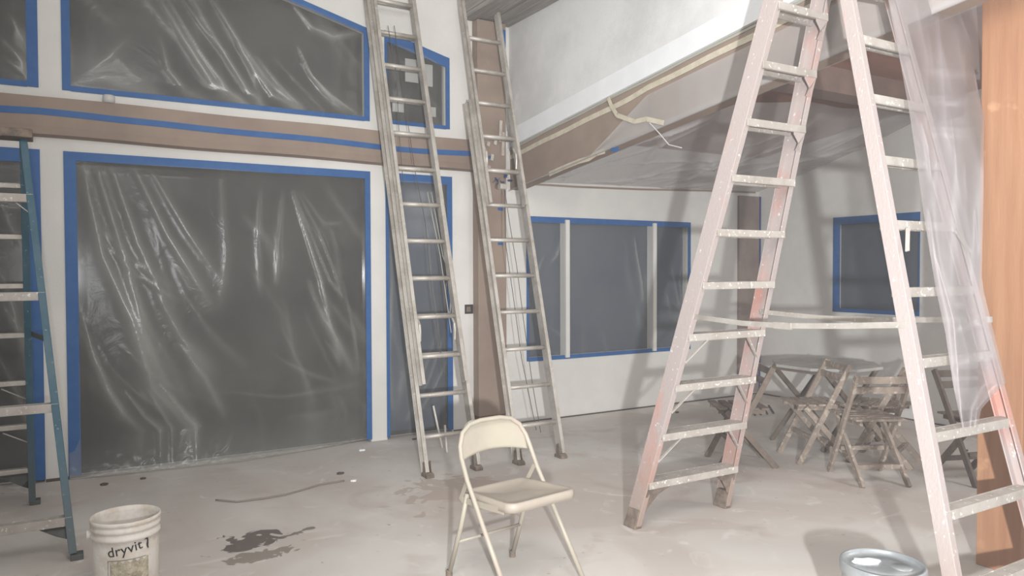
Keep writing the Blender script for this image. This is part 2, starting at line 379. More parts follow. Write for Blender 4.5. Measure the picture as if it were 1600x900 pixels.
# dust hanging in the air of the room
hz = MB().box(-3.9, XR+.3, -1.7, YB+.4, .0005, 4.9).build('dust_haze', None or bpy.data.materials.new('air_dust'))
hm = hz.data.materials[0]; hm.use_nodes = True; hm.node_tree.nodes.clear()
_o = hm.node_tree.nodes.new('ShaderNodeOutputMaterial'); _v = hm.node_tree.nodes.new('ShaderNodeVolumeScatter')
_v.inputs['Color'].default_value = (.98, .98, 1, 1); _v.inputs['Density'].default_value = HAZE; _v.inputs['Anisotropy'].default_value = 0.3
hm.node_tree.links.new(_v.outputs[0], _o.inputs['Volume'])
hz['kind'] = 'structure'; hz.name = 'haze'
# ------------------------------------------------------------------ windows, film and tape
def ridge_field(Xg, Zg, ridges):
    H = np.zeros_like(Xg)
    for pts, h, wd in ridges:
        L_ = len(pts)-1
        best = np.full_like(Xg, 1e9); tt = np.zeros_like(Xg)
        for i in range(L_):
            a = pts[i]; b = pts[i+1]; dx, dz = b[0]-a[0], b[1]-a[1]; l2 = dx*dx+dz*dz+1e-9
            t = np.clip(((Xg-a[0])*dx+(Zg-a[1])*dz)/l2, 0, 1)
            d = np.hypot(Xg-a[0]-t*dx, Zg-a[1]-t*dz)
            mk = d < best; best = np.where(mk, d, best); tt = np.where(mk, (i+t)/L_, tt)
        wloc = wd*(.55+.9*tt)
        H += h*np.exp(-(best/wloc)**1.25)*np.sin(np.pi*np.clip(tt*.94+.03, 0, 1))**.5
    return H
def rand_ridges(n, x0, x1, z0, z1, ang, spread, ln, h, wd):
    out = []
    for _ in range(n):
        x = rng.uniform(x0, x1); z = rng.uniform(z0, z1); a = math.radians(ang+rng.uniform(-spread, spread)); l = ln*rng.uniform(.4, 1.2)
        c = rng.uniform(-.5, .5); pts = [(x, z)]
        for k in range(4):
            a += c*.3; pts.append((pts[-1][0]+math.cos(a)*l/4, pts[-1][1]+math.sin(a)*l/4))
        out.append((pts, h*rng.uniform(.3, 1), wd*rng.uniform(.4, 1.3)))
    return out
def grid_mesh(name, P, m, parent, fold=None):
    nv, nu = P.shape[:2]; o0 = origin_of(parent)
    v = (P.reshape(-1, 3)-np.array(o0)).tolist()
    f = [(j*nu+i, j*nu+i+1, (j+1)*nu+i+1, (j+1)*nu+i) for j in range(nv-1) for i in range(nu-1)]
    me = bpy.data.meshes.new(name); me.from_pydata(v, [], f); me.materials.append(m)
    me.polygons.foreach_set('use_smooth', [True]*len(me.polygons))
    if fold is not None:
        at = me.attributes.new('fold', 'FLOAT', 'POINT'); at.data.foreach_set('value', np.clip(fold, 0, 1).astype(np.float32).ravel())
    o = bpy.data.objects.new(name, me); COL.objects.link(o); o.parent = parent; return o

def opening(i, x0, x1, z0, ztop, glass=None):
    """a dark night pane with its frame set into the wall"""
    fr = MB(); t = .03
    zt = lambda x: ztop(x) if callable(ztop) else ztop
    y0, y1 = YB+.05, YB+.12
    fr.box(x0, x0+t, y0, y1, z0, zt(x0)); fr.box(x1-t, x1, y0, y1, z0, zt(x1)); fr.box(x0, x1, y0, y1, z0, z0+t)
    fr.prism([(x0, zt(x0)-t), (x1, zt(x1)-t), (x1, zt(x1)), (x0, zt(x0))], 1, y0, y1)
    f = struct(fr, 'window_%d' % i, M_GLASS if ztop == 2.352 else M_FRAME)
    MB().prism([(x0, z0), (x1, z0), (x1, zt(x1)), (x0, zt(x0))], 1, YB+.085, YB+.1).build('pane', glass or M_GLASS, f)
    return f
def film(label, x0, x1, z0, ztop, ridges_px, n_rand, ang, tw=(.07, .07, .07, .07), cx=None, tail=None, res=.013, amp=.95, bulge=.02):
    zt = lambda x: ztop(x) if callable(ztop) else ztop
    root = thing('plastic_sheet', label, 'plastic sheeting', ((x0+x1)/2, YB, z0))
    nu = int((x1-x0)/res)+2; nv = int((zt(x0)-z0)/res)+2
    U, V = np.meshgrid(np.linspace(0, 1, nu), np.linspace(0, 1, nv))
    X = x0+(x1-x0)*U; ztv = np.array([zt(x) for x in X[0]]); Z = z0+(ztv[None, :]-z0)*V
    rd = [([(W(a, b).x, W(a, b).z) for a, b in pts], h, wd) for pts, h, wd in ridges_px]
    rd += rand_ridges(n_rand//2, x0, x1, z0, z0+(zt(x0)-z0), ang, 25, .8, .008, .03)
    H = ridge_field(X, Z, rd)*amp
    edge = np.minimum(np.minimum(U, 1-U)*(x1-x0), np.minimum(1-V, V if tail is None else 1)*(zt(x0)-z0))
    e = np.clip((edge-.035)/.10, 0, 1)
    Y = YB-.001-H*e-bulge*e*np.sin(np.pi*U)-.010*(1+np.sin(X*3.1+Z*2.3))*e
    P = np.stack([X, Y, Z], -1)
    if tail is not None:                 # the loose foot of the sheet lying on the floor
        lx = np.array([p.x for p in tail]); ly = np.array([p.y for p in tail])
        yf = np.interp(X[0], lx, ly)
        rows = []
        nt_ = 34; ybot = P[0, :, 1]; zb = z0
        for k in range(nt_, 0, -1):
            s_ = k/nt_
            # a quarter curve down to the floor, then flat with crumples
            yy = ybot+(yf-ybot)*s_
            zz = np.maximum(.006, zb*(1-s_*2.2)**1 if False else zb*np.clip(1-s_*1.25, 0, 1)**2.2)
            cr = .016*(np.sin(X[0]*13+s_*7)*np.sin(X[0]*5.3-s_*11)+.6*np.sin(X[0]*31+s_*21)+.5*np.sin(X[0]*57-s_*9))
            bump = np.abs(cr)*np.sin(np.pi*min(1, s_*1.02))
            rows.append(np.stack([X[0], yy, zz+bump+.004], -1))
        P = np.concatenate([np.array(rows), P], 0)
    FO = H/.022
    if tail is not None: FO = np.concatenate([np.repeat(FO[:1], nt_, 0)*np.linspace(0, 1, nt_)[:, None]**3*.8+.75*np.linspace(1, 0, nt_)[:, None], FO], 0)
    grid_mesh('film', P, M_FILM, root, FO)
    # blue tape borders: left, right, bottom, top
    l, r, b, t = tw; yy0, yy1 = YB-.009, YB-.003
    zb = z0 if tail is None else .02
    def st(poly): MB().prism(poly, 1, yy0, yy1).build('blue_tape', M_BLUE, root)
    if l: st([(x0-.004, zb), (x0+l, zb), (x0+l, zt(x0+l)+.004), (x0-.004, zt(x0)+.004)])
    if r: st([(x1-r, zb), (x1+.004, zb), (x1+.004, zt(x1)+.004), (x1-r, zt(x1-r)+.004)])
    if b: st([(x0+l, z0-.004), (x1-r, z0-.004), (x1-r, z0+b), (x0+l, z0+b)])
    if t: st([(x0+l, zt(x0+l)-t), (x1-r, zt(x1-r)-t), (x1-r, zt(x1-r)+.004), (x0+l, zt(x0+l)+.004)])
    return root

opening(1, LX0, LX1, 0.02, 2.352); opening(2, LX0, LX1, 2.79, 4.25)
opening(3, MXA, MXB, 0.02, 2.352); opening(4, MXA, MXB, 2.79, roof_z)
opening(5, MXC, MXD, 0.02, 2.352, M_GLASSB); opening(6, MXC, 3.10, 2.79, lambda x: roof_z(x)+.05)
wB = opening(7, 3.935, 6.10, .60, 2.02, M_GLASSB)
for px in (885, 1021):
    X = W(px, 450).x
    MB().box(X-.024, X+.024, YB-.03, YB+.08, .61, 2.0).build('mullion', M_WALL, wB, bevel=.004)
# window panels seen through the film over the small raked window
R1 = [
 ([(128,262),(160,400),(205,500),(240,610),(330,700)], .022, .05), ([(150,262),(200,420),(225,520),(270,620)], .020, .045),
 ([(175,265),(215,380),(262,480)], .018, .04), ([(210,265),(262,370),(300,430),(330,480)], .018, .04), ([(235,268),(290,360),(345,440)], .012, .03),
 ([(345,270),(352,400),(345,480)], .008, .03), ([(118,470),(150,560),(175,620),(196,650)], .016, .02), ([(120,500),(160,600),(195,650),(240,690)], .014, .03),
 ([(196,610),(225,650),(262,680),(300,712)], .018, .018), ([(232,612),(262,660),(292,700)], .016, .014), ([(250,600),(290,650),(335,695)], .020, .016),
 ([(455,300),(478,370),(500,440),(512,500),(530,560)], .024, .018), ([(458,300),(490,380),(515,440),(535,465)], .016, .010), ([(462,298),(496,360),(520,420),(532,462)], .014, .010),
 ([(470,300),(505,350),(530,350)], .01, .016), ([(480,440),(505,500),(525,530),(550,580)], .018, .026), ([(405,300),(400,380),(405,460)], .010, .02), ([(440,300),(432,380),(430,440)], .010, .02),
 ([(535,440),(552,520),(560,580)], .010, .012), ([(380,668),(450,655),(520,640)], .010, .014), ([(330,610),(440,620),(560,600)], .006, .012), ([(340,690),(420,700),(560,660)], .014, .02),
 ([(505,530),(520,550),(530,570)], .010, .012), ([(245,460),(285,530),(330,580)], .016, .05), ([(280,540),(320,590),(350,650)], .014, .03)]
tail = [FL(*q) for q in ((100,752),(140,748),(200,742),(300,731),(370,724),(440,712),(500,702),(560,690),(600,684))]
film('wrinkled clear plastic sheet over the large lower window, its foot trailing on the floor', MXA, MXB, .30, 2.352, R1, 70, -62, tw=(.075, .045, 0, .06), tail=tail, bulge=.03)
R2 = [([(250,0),(285,60),(330,130),(385,168)], .024, .03), ([(262,0),(310,80),(360,150),(400,172)], .022, .018), ([(285,0),(320,50),(355,88)], .016, .010),
 ([(300,0),(340,70),(385,140),(420,175)], .020, .022), ([(330,0),(375,70),(420,130),(470,172)], .018, .022), ([(370,70),(395,110),(425,150),(470,175)], .020, .02),
 ([(455,8),(485,45),(520,60),(560,52)], .022, .022), ([(465,75),(485,120),(515,150),(560,182)], .026, .014), ([(470,100),(500,140),(540,180)], .018, .02),
 ([(250,60),(262,110),(290,145),(330,160)], .016, .03), ([(120,130),(160,125),(250,150)], .014, .03), ([(110,60),(112,100),(105,135)], .012, .01), ([(130,120),(170,90),(200,60)], .01, .04),
 ([(400,90),(440,140),(480,178)], .016, .02)]
film('wrinkled plastic sheet over the large upper window with the sloping top', MXA, MXB, 2.79, roof_z, R2, 45, -55, tw=(.05, .045, .035, .05), bulge=.02)
film('plastic sheet on the lower window at the left edge, behind the blue stepladder', LX0, LX1, .02, 2.352, [([(0,420),(20,480),(50,560)], .012, .03), ([(5,480),(30,520),(50,600)], .01, .02), ([(0,560),(30,620),(50,680)], .012, .02)], 40, -55, tw=(.05, .10, 0, .09))
film('plastic sheet on the upper window in the top left corner', LX0, LX1, 2.79, 4.25, [([(0,60),(30,90),(50,128)], .014, .02), ([(5,90),(30,110),(50,125)], .012, .02), ([(10,20),(40,60),(50,110)], .012, .03)], 30, -45, tw=(.05, .065, .035, .05))
film('plastic sheet over the narrow lower window behind the left extension ladder', MXC, MXD, .02, 2.352, [([(610,350),(612,450),(608,560),(612,640)], .018, .014), ([(662,330),(672,440),(690,560)], .012, .010),
  ([(700,560),(680,600),(650,650)], .014, .012), ([(695,520),(670,590),(630,660)], .012, .012), ([(640,640),(655,600),(680,520)], .012, .012)], 14, -80, tw=(.025, .05, 0, .07))
film('plastic sheet over the small raked window between the two extension ladders', MXC, 3.10, 2.79, lambda x: roof_z(x)+.05, [([(625,95),(640,110),(655,120)], .012, .02), ([(690,130),(695,160),(698,190)], .01, .02)], 16, -60, tw=(.02, .035, .03, .09))
for nm, r in (('a', (633, 91, 654, 130)), ('b', (663, 100, 676, 136)), ('c', (613, 156, 631, 176)), ('d', (672, 167, 681, 183))):
    a = hit(r[0], r[1], 1, YB+.06); b = hit(r[2], r[3], 1, YB+.06)
    o = MB().box(a.x, b.x, YB+.058, YB+.064, b.z, a.z).build('window_sticker', mat('grey_white_sticker', (176, 176, 172), rough=.7), bpy.data.objects['window_6'])
film('plastic sheet over the wide window with two white mullions', 3.935, 6.10, .60, 2.02, [([(990,370),(993,400),(1000,440),(1003,470)], .024, .012), ([(880,370),(870,400),(862,410)], .012, .014), ([(855,510),(870,520),(885,532)], .010, .01),
  ([(1070,380),(1060,440),(1068,500)], .010, .01), ([(1045,400),(1056,460),(1062,500)], .01, .012), ([(850,400),(840,425),(835,440)], .01, .012)], 34, -85, tw=(.02, .035, .035, .055), bulge=-.004)
# right wall window
fr = MB(); fr.box(XR+.05, XR+.12, 4.325, 4.36, 1.035, 2.05).box(XR+.05, XR+.12, 5.255, 5.29, 1.035, 2.05).box(XR+.05, XR+.12, 4.325, 5.29, 1.035, 1.065).box(XR+.05, XR+.12, 4.325, 5.29, 2.02, 2.05)
w8 = struct(fr, 'window_8', M_FRAME); MB().box(XR+.085, XR+.1, 4.325, 5.29, 1.035, 2.05).build('pane', M_GLASSB, w8)
sl = MB().box(XR-.03, XR+.05, 4.28, 5.0, .985, 1.012).build('window_sill', M_FRAME, w8)
rt = thing('plastic_sheet', 'flat plastic sheet taped over the small window in the right-hand wall', 'plastic sheeting', (XR, 4.8, 1.04))
Yg, Zg = np.meshgrid(np.linspace(4.33, 5.285, 70), np.linspace(1.04, 2.045, 74))
Hh = ridge_field(Yg, Zg, rand_ridges(12, 4.4, 5.2, 1.1, 2, -80, 20, .4, .006, .02))
grid_mesh('film', np.stack([XR+.01-Hh, Yg, Zg], -1), M_FILM, rt)
for (a, b, c, d) in ((5.21, 5.292, 1.033, 2.052), (4.323, 4.335, 1.033, 2.052), (4.335, 5.21, 1.033, 1.075), (4.335, 5.21, 1.975, 2.052)):
    MB().box(XR-.004, XR+.004, a, b, c, d).build('blue_tape', M_BLUE, rt)
# brown/blue masked pilaster in the far corner
a, b = W(1152, 400), W(1186, 400)
cp = struct(MB().box(a.x, XR-.01, YB-.03, YB, .03, 2.36), 'trim_6', mat('dim_brown_paper', (146, 132, 126), (132, 118, 112), 3, .4, .6, .7))
MB().box(XR-.03, XR-.004, YB-.034, YB-.028, .03, 2.36).build('blue_tape', M_BLUEPAPER, cp)

# film slung under the low ceiling
rt = thing('ceiling_plastic', 'large grey plastic sheet slung under the low wooden ceiling', 'plastic sheeting', (5.4, 4.6, 2.4))
def under_film(XL0, XR0, Ya, Yb, nx, ny, sag, base_fn, seed, ragged):
    r_ = np.random.RandomState(seed)
    U, V = np.meshgrid(np.linspace(0, 1, nx), np.linspace(0, 1, ny))
    Xg = XL0+(XR0-XL0)*U
    ye = Yb+ragged*(np.sin(Xg*2.1+seed)+.5*np.sin(Xg*5.3))
    Yg = Ya+(ye-Ya)*V
    top = 2.78+SL*(YB-Yg)
    Zg = base_fn(Xg, Yg, V, top)-sag*np.sin(np.pi*V)*np.sin(np.pi*np.clip(U, 0.02, 1))
    rd = []
    for k in range(34):
        ax = r_.uniform(XL0, XR0-.5); ay = Ya-r_.choice([0.03, .6, 1.2])*(Ya-Yb)/2
        rd.append(([(ax, ay), (ax+r_.uniform(-.5, 1.3), ay-r_.uniform(.3, 1.0))], r_.uniform(.008, .03), r_.uniform(.012, .05)))
    Hh = ridge_field(Xg, Yg, rd); Zg = Zg-Hh
    P = np.stack([Xg, Yg, Zg], -1)
    # left margin: runs up the header's face
    hb = 2.262+SL*(YB-Yg[:, 0])
    up = .27*np.clip((5.0-Yg[:, 0])/.7, 0, 1)
    cols = []
    for k in range(8):
        zz = hb+up*(1-k/7)-.0*k
        cols.append(np.stack([np.full(ny, XU-.016+.004*math.sin(k)), Yg[:, 0], zz], -1)[:, None, :])
    Pl = np.concatenate(cols, 1)
    w_ = np.exp(-(Xg-XL0)/.16)[..., None]
    tgt = np.stack([Xg[:, 0], Yg[:, 0], hb-.012], -1)[:, None, 2:3]
    P[..., 2:3] = np.minimum(P[..., 2:3]*(1-w_)+tgt*w_, tgt+.10+.25*(Xg[..., None]-XL0))
    return np.concatenate([Pl, P], 1), np.concatenate([np.zeros((ny, 8)), Hh/.03], 1)
P, Fo = under_film(XU-.012, XR-.01, YB-.005, 4.35, 180, 110, .05,
    lambda X, Y, V, top: np.minimum((2.36+.06*(X-3.8)/3.4)*(1-V**.8)+(top-.06)*V**.8, top-.02), 3, .16)
grid_mesh('film', P, M_FILM3, rt, Fo)
rt2 = thing('ceiling_plastic', 'long strip of plastic sheet hanging from the papered header above the orange stepladder', 'plastic sheeting', (4.3, 3.4, 2.8))
P, Fo = under_film(XU-.012, 4.75, 4.28, 1.3, 90, 120, .12, lambda X, Y, V, top: top-.10-.05*np.sin(X*4), 8, .05)
grid_mesh('film', P, M_FILM3, rt2, Fo)
# tape along the film edge on the header and on the wall
def tape_path(pts, wd, m, parent, name='masking_tape', n=(1, 0, 0)):
    mb = MB()
    for a, b in zip(pts[:-1], pts[1:]):
        mb.bar(a, b, .003, wd, n)
    return mb.build(name, m, parent)
X_ = XU-.002
tape_path([hit(x, y, 0, X_) for x, y in ((858, 272), (880, 262), (905, 252), (920, 248), (932, 240), (945, 236))], .04, M_CREAM, rt)
tape_path([hit(x, y, 0, X_-.01) for x, y in ((955, 234), (967, 233))], .03, M_BLUE, rt, 'blue_tape')
tape_path([W(x, y)+Vector((0, -.006, 0)) for x, y in ((818, 287), (900, 292), (1000, 296), (1100, 298), (1180, 301))], .02, M_PAPER, rt, 'paper_strip', (0, 1, 0))
tl = thing('loose_tape', 'loose strip of cream masking tape dangling from the paper-covered header', 'tape', hit(948, 152, 0, X_))
tape_path([hit(x, y, 0, X_-.02) for x, y in ((950, 152), (955, 165), (964, 180), (975, 184), (992, 190), (1010, 186), (1037, 192))], .035, M_CREAM, tl, 'tape_strip')
mb = MB(); 
mb.tube([hit(x, y, 0, X_-.02) for x, y in ((1015, 192), (1030, 208), (1045, 226), (1065, 231))], .004, 5); mb.build('torn_edge', mat('film_edge_white', (206, 202, 200), rough=.5), tl)

# ------------------------------------------------------------------ extension ladders
def rail_channel(mb, A, B, xdir, depth, fl, side, th=.005):
    """C channel, web in the plane across the ladder; flanges point to side (+1/-1 along xdir)"""
    A = Vector(A); B = Vector(B)
    mb.bar(A, B, th, depth, xdir)
    for s in (-1, 1): mb.bar(A, B, fl, th, xdir, off=(side*fl/2, s*(depth/2-th/2)))
    mb.bar(A, B, th*1.2, depth*.35, xdir, off=(side*th, 0))
def ext_ladder(label, A, dirn, width, base_len, fly0, fly1, feet_dx, zt_extra=0):
    A = Vector(A); a = Vector(dirn).normalized(); x = Vector((1, 0, 0)); n = a.cross(x).normalized()   # n towards the wall side or room
    if n.y > 0: n = -n
    root = thing('extension_ladder', label, 'ladder', (A.x+width/2, A.y, 0))
    T = lambda u, s, o: A+x*u+a*s+n*o
    dp = .084
    for u, side in ((0, -1), (width, 1)):
        mb = MB(); rail_channel(mb, T(u, .03, 0), T(u, base_len, 0), x, dp, .026, side); mb.build('rail', M_ALU, root, bevel=.0015)
    fu0, fu1, fo = .034, width-.034, .062
    for u, side in ((fu0, -1), (fu1, 1)):
        mb = MB(); e = fly1+(zt_extra if side < 0 else 0)
        rail_channel(mb, T(u, fly0, fo), T(u, e, fo), x, .070, .024, side); mb.build('fly_rail', M_ALU, root, bevel=.0015)
    step = .3048; s = step*.93
    while s < max(base_len, fly1):
        if s < base_len-.05:
            mb = MB().tube([T(.0, s, 0), T(width, s, 0)], .017, 10); mb.build('rung', M_ALU, root, smooth=True)
        if fly0+.05 < s < fly1-.03:
            mb = MB().tube([T(fu0, s-.022, fo), T(fu1, s-.022, fo)], .018, 10); mb.build('rung', M_ALU, root, smooth=True)
        s += step
    for u, dx in ((0, -1), (width, 1)):       # swivel shoes
        c = A+x*u
        mb = MB().prism([(c.y-.055, 0), (c.y+.05, 0), (c.y+.045, .022), (c.y+.02, .035), (c.y-.03, .035), (c.y-.055, .02)], 0, c.x-.03, c.x+.03)
        mb.prism([(c.y-.028, .03), (c.y+.028, .03), (c.y+.03, .10), (c.y-.005, .12)], 0, c.x-.02-.004, c.x-.02)
        mb.prism([(c.y-.028, .03), (c.y+.028, .03), (c.y+.03, .10), (c.y-.005, .12)], 0, c.x+.02, c.x+.024)
        mb.build('shoe', M_BOOT, root, bevel=.003)
    for u in (fu0, fu1):                      # rung locks
        c = T(u+(.02 if u < width/2 else -.02), fly0+.42, fo-.01)
        mb = MB().tube([c+a*.09, c+a*.03+n*.03, c-a*.02+n*.025, c-a*.09], .009, 6); mb.build('rung_lock', M_ALU, root)
    return root, T
L1, T1 = ext_ladder('aluminium extension ladder on the left, leaning over the narrow window', (2.275, 5.015, 0), (0, .3035, 1), .40, 4.4, .66, 4.5, 0)
L2, T2 = ext_ladder('aluminium extension ladder on the right, leaning beside the brown corner post', (3.026, 4.98, 0), (0, .270, 1), .395, 3.04, 2.10, 3.90, 0, .12)
def cord(parent, pts, r=.003, m=M_CORD, name='rope'):
    P = [Vector(p) for p in pts]; out = []
    for i in range(len(P)-1):
        for k in range(6): out.append(P[i].lerp(P[i+1], k/6))
    out.append(P[-1]); return MB().tube(out, r, 5).build(name, m, parent, smooth=True)
Yr = lambda x, y, Y: hit(x, y, 1, Y)
cord(L2, [Yr(788, 292, 5.62), Yr(795, 340, 5.52), Yr(808, 420, 5.40), Yr(818, 500, 5.30), Yr(832, 600, 5.2), Yr(845, 676, 5.10)])
cord(L2, [Yr(788, 292, 5.62), Yr(790, 380, 5.48), Yr(803, 470, 5.36), Yr(815, 560, 5.25), Yr(838, 672, 5.10)])
MB().tube([Yr(780, 291, 5.58), Yr(790, 292, 5.58)], .028, 8).build('pulley', M_ALU, L2)
cord(L1, [Yr(606, 40, 5.98), Yr(620, 120, 5.9), Yr(623, 200, 5.82), Yr(630, 290, 5.68)], .0028)
cord(L1, [Yr(616, 40, 5.98), Yr(637, 190, 5.84), Yr(648, 265, 5.72), Yr(665, 350, 5.58), Yr(672, 430, 5.45), Yr(684, 520, 5.3), Yr(695, 590, 5.2)], .0028)
cord(L1, [Yr(668, 300, 5.66), Yr(688, 400, 5.52), Yr(698, 470, 5.4), Yr(705, 520, 5.3)], .004, M_ROPE)
cord(L1, [Yr(674, 300, 5.66), Yr(692, 400, 5.52), Yr(706, 440, 5.42), Yr(703, 490, 5.36)], .004, M_ROPE)

# ------------------------------------------------------------------ big twin stepladder
OL = dict(f0=Vector((2.833, 3.413, 0)), f1=Vector((3.591, 3.413, 0)), b0=Vector((2.860, 1.518, 0)), b1=Vector((3.578, 1.518, 0)),
          t0=Vector((3.246, 2.493, 3.665)), t1=Vector((3.538, 2.493, 3.665)))
st_ = thing('twin_stepladder', 'tall paint-spattered orange fibreglass stepladder with steps on both sides', 'ladder', (3.2, 2.47, 0))
def lerp(A, B, z): return A+(B-A)*(z/B.z)
def frp_rail(A, B, side, m, root, depth=.076, out=0):
    mb = MB(); a = (B-A).normalized(); x = Vector((1, 0, 0))
    A2 = A+a*.03; th = .006
    mb.bar(A2, B, th, depth, x); 
    for s in (-1, 1): mb.bar(A2, B, .034, th, x, off=(side*.017, s*(depth/2-th/2)))
    return mb.build('rail', m, root, bevel=.002)
def step_ch(P0, P1, yout, m, root, dep=.07, lip=.034):
    """U channel step between rail points; yout = direction (sign) of its front edge"""
    mb = MB(); z = P0.z; 
    a = P0; b = P1
    mb.quadbox([(a.x, a.y-dep/2, z-.004), (b.x, b.y-dep/2, z-.004), (b.x, b.y+dep/2, z-.004), (a.x, a.y+dep/2, z-.004)],
               [(a.x, a.y-dep/2, z+.002), (b.x, b.y-dep/2, z+.002), (b.x, b.y+dep/2, z+.002), (a.x, a.y+dep/2, z+.002)])
    for s in (-1, 1):
        y0 = a.y+s*dep/2-.003; y1 = y0+.006
        mb.box(a.x, b.x, y0, y1, z-lip, z+.003)
        mb.box(a.x, b.x, min(y0, y0-s*.012), max(y1, y1-s*.012), z-lip-.003, z-lip)
    return mb.build('step', m, root, bevel=.0012)
def tread_points(A0, A1, B, z, ins=.003):
    return None
for nm, F0, F1, sgn, zs_list in (('front', OL['f0'], OL['f1'], 1, [.281+.2862*k for k in range(12)]), ('back', OL['b0'], OL['b1'], -1, [.272+.2862*k for k in range(12)])):
    dpt = .102 if sgn > 0 else .060
    frp_rail(F0, OL['t0'], 1, M_ORANGE, st_, dpt); frp_rail(F1, OL['t1'], -1, M_ORANGE, st_, dpt)
    for z in zs_list:
        if z > 3.5: continue
        P0 = lerp(F0, OL['t0'], z); P1 = lerp(F1, OL['t1'], z)
        step_ch(P0+Vector((.004, 0, 0)), P1-Vector((.004, 0, 0)), sgn, M_ALUW, st_, .112 if sgn > 0 else .056)
    # boots
    for Fp, Tp, side in ((F0, OL['t0'], 1), (F1, OL['t1'], -1)):
        A = Fp+Vector((side*.014, 0, 0)); a = (Tp-Fp).normalized()
        mb = MB(); d = .052
        q0 = [(A.x-.026, A.y-d, 0), (A.x+.026, A.y-d, 0), (A.x+.026, A.y+d, 0), (A.x-.026, A.y+d, 0)]
        c = A+a*.12
        q1 = [(c.x-.022, c.y-.048, c.z), (c.x+.022, c.y-.048, c.z), (c.x+.022, c.y+.048, c.z), (c.x-.022, c.y+.048, c.z)]
        mb.quadbox(q0, q1).build('boot', M_BOOT, st_, bevel=.004)
    # bottom gussets
    z = zs_list[0]
    for Fp, Tp, s in ((F0, OL['t0'], 1), (F1, OL['t1'], -1)):
        P = lerp(Fp, Tp, z); Q = lerp(Fp, Tp, .10)
        pts = [P+Vector((s*.006, 0, -.03)), P+Vector((s*.19, 0, -.035)), P.lerp(Q, .45)+Vector((s*.11, 0, 0)), P.lerp(Q, .8)+Vector((s*.06, 0, 0)), Q+Vector((s*.045, 0, 0)), Q+Vector((s*.006, 0, 0))]
        off = Vector((0, -.048 if sgn > 0 else -.03, 0))
        MB().quadbox([p+off for p in pts], [p+off+Vector((0, .004, 0)) for p in pts]).build('gusset', M_BOOT, st_)
def diag(F, T, z, s, ln=.15, r=.008, drop=.16):
    P = lerp(F, T, z)+Vector((s*ln, -.052, -.03)); Q = lerp(F, T, z-drop)+Vector((s*.03, -.052, 0))
    MB().bar(P, Q, .016, .006, (0, 1, 0)).build('brace', M_ALUW, st_)
for z in (.567, .853, 1.14):
    diag(OL['f0'], OL['t0'], z, 1); diag(OL['f1'], OL['t1'], z, -1)
diag(OL['b0'], OL['t0'], 1.703, 1, .075, drop=.13); diag(OL['b1'], OL['t1'], 1.703, -1, .075, drop=.13)
for k in (7, 8, 9, 10):
    z = .281+.2862*k
    for Fp, Tp, s in ((OL['f1'], OL['t1'], -1),):
        P = lerp(Fp, Tp, z); Q = lerp(Fp, Tp, z-.13)
        pts = [P+Vector((s*.006, 0, -.036)), P+Vector((s*.10, 0, -.036)), P+Vector((s*.10, 0, -.05)), P+Vector((s*.062, 0, -.095)), Q+Vector((s*.05, 0, 0)), Q+Vector((s*.006, 0, 0))]
        MB().quadbox([p+Vector((0, -.0555, 0)) for p in pts], [p+Vector((0, -.0535, 0)) for p in pts]).build('gusset', M_ORANGE, st_)
# folding spreader bars
for pts in ([(2.985, 3.10, 1.243), (2.972, 2.70, 1.225), (2.970, 2.45, 1.228), (2.98, 2.15, 1.245), (2.992, 1.85, 1.268)],
            [(3.560, 3.10, 1.247), (3.58, 2.70, 1.232), (3.585, 2.45, 1.235), (3.575, 2.15, 1.25), (3.560, 1.80, 1.272)]):
    mb = MB()
    for a, b in zip(pts[:-1], pts[1:]): mb.bar(a, b, .008, .026, (1, 0, 0))
    c = Vector(pts[2]); mb.bar(c+Vector((0, .05, .0)), c-Vector((0, .05, 0)), .014, .032, (1, 0, 0))
    mb.build('spreader', M_ALU, st_)
MB().box(3.20, 3.58, 2.38, 2.61, 3.65, 3.71).build('top_cap', M_ALUW, st_, bevel=.005)

# film draped over the right rail of the stepladder
hs = thing('draped_plastic', 'clear creased plastic sheet draped over the stepladder beside the timber post', 'plastic sheeting', (3.6, 1.9, .8))
nrm = (OL['t1']-OL['b1']).normalized().cross(Vector((1, 0, 0))); 
if nrm.y > 0: nrm = -nrm
P0 = OL['b1']+nrm*.075
def on_plane(x, y, o=0):
    o = float(o)
    r = ray(x, y); c = Vector((0, 0, EYE)); t = ((P0+nrm*o)-c).dot(nrm)/r.dot(nrm); return c+r*t
ly = [-120, 0, 60, 170, 250, 340, 450, 520, 600, 668]; lx = [1360, 1388, 1400, 1420, 1432, 1444, 1462, 1477, 1489, 1503]
ry = [-120, 0, 300, 430, 455, 500, 600, 606, 640, 668]; rx = [1538, 1538, 1537, 1534, 1537, 1548, 1572, 1562, 1533, 1528]
rows = np.linspace(-120, 668, 190); us = np.linspace(0, 1, 80); P = np.zeros((len(rows), len(us), 3))
UU, RR = np.meshgrid(us, rows)
Lx = np.interp(rows, ly, lx)[:, None]; Rx = np.interp(rows, ry, rx)[:, None]; PX = Lx+(Rx-Lx)*UU
crease = []
for yy_, a_ in ((108, .010), (114, .008), (150, .010), (157, .008), (198, .010), (207, .008)): crease.append(([(1445, yy_), (1532, yy_+6)], a_, 3.0))
crease += [([(1490, 522), (1515, 512), (1548, 505)], .014, 4), ([(1495, 575), (1520, 566), (1560, 560)], .016, 8), ([(1440, 190), (1450, 230), (1455, 280)], .020, 4), ([(1430, 0), (1450, 90), (1452, 200)], .012, 8),
           ([(1465, 0), (1480, 200), (1520, 400)], .015, 12), ([(1452, 330), (1462, 400), (1490, 500), (1502, 640)], .022, 5), ([(1500, 500), (1515, 560), (1512, 640)], .014, 6), ([(1495, 480), (1512, 478)], .012, 5)]
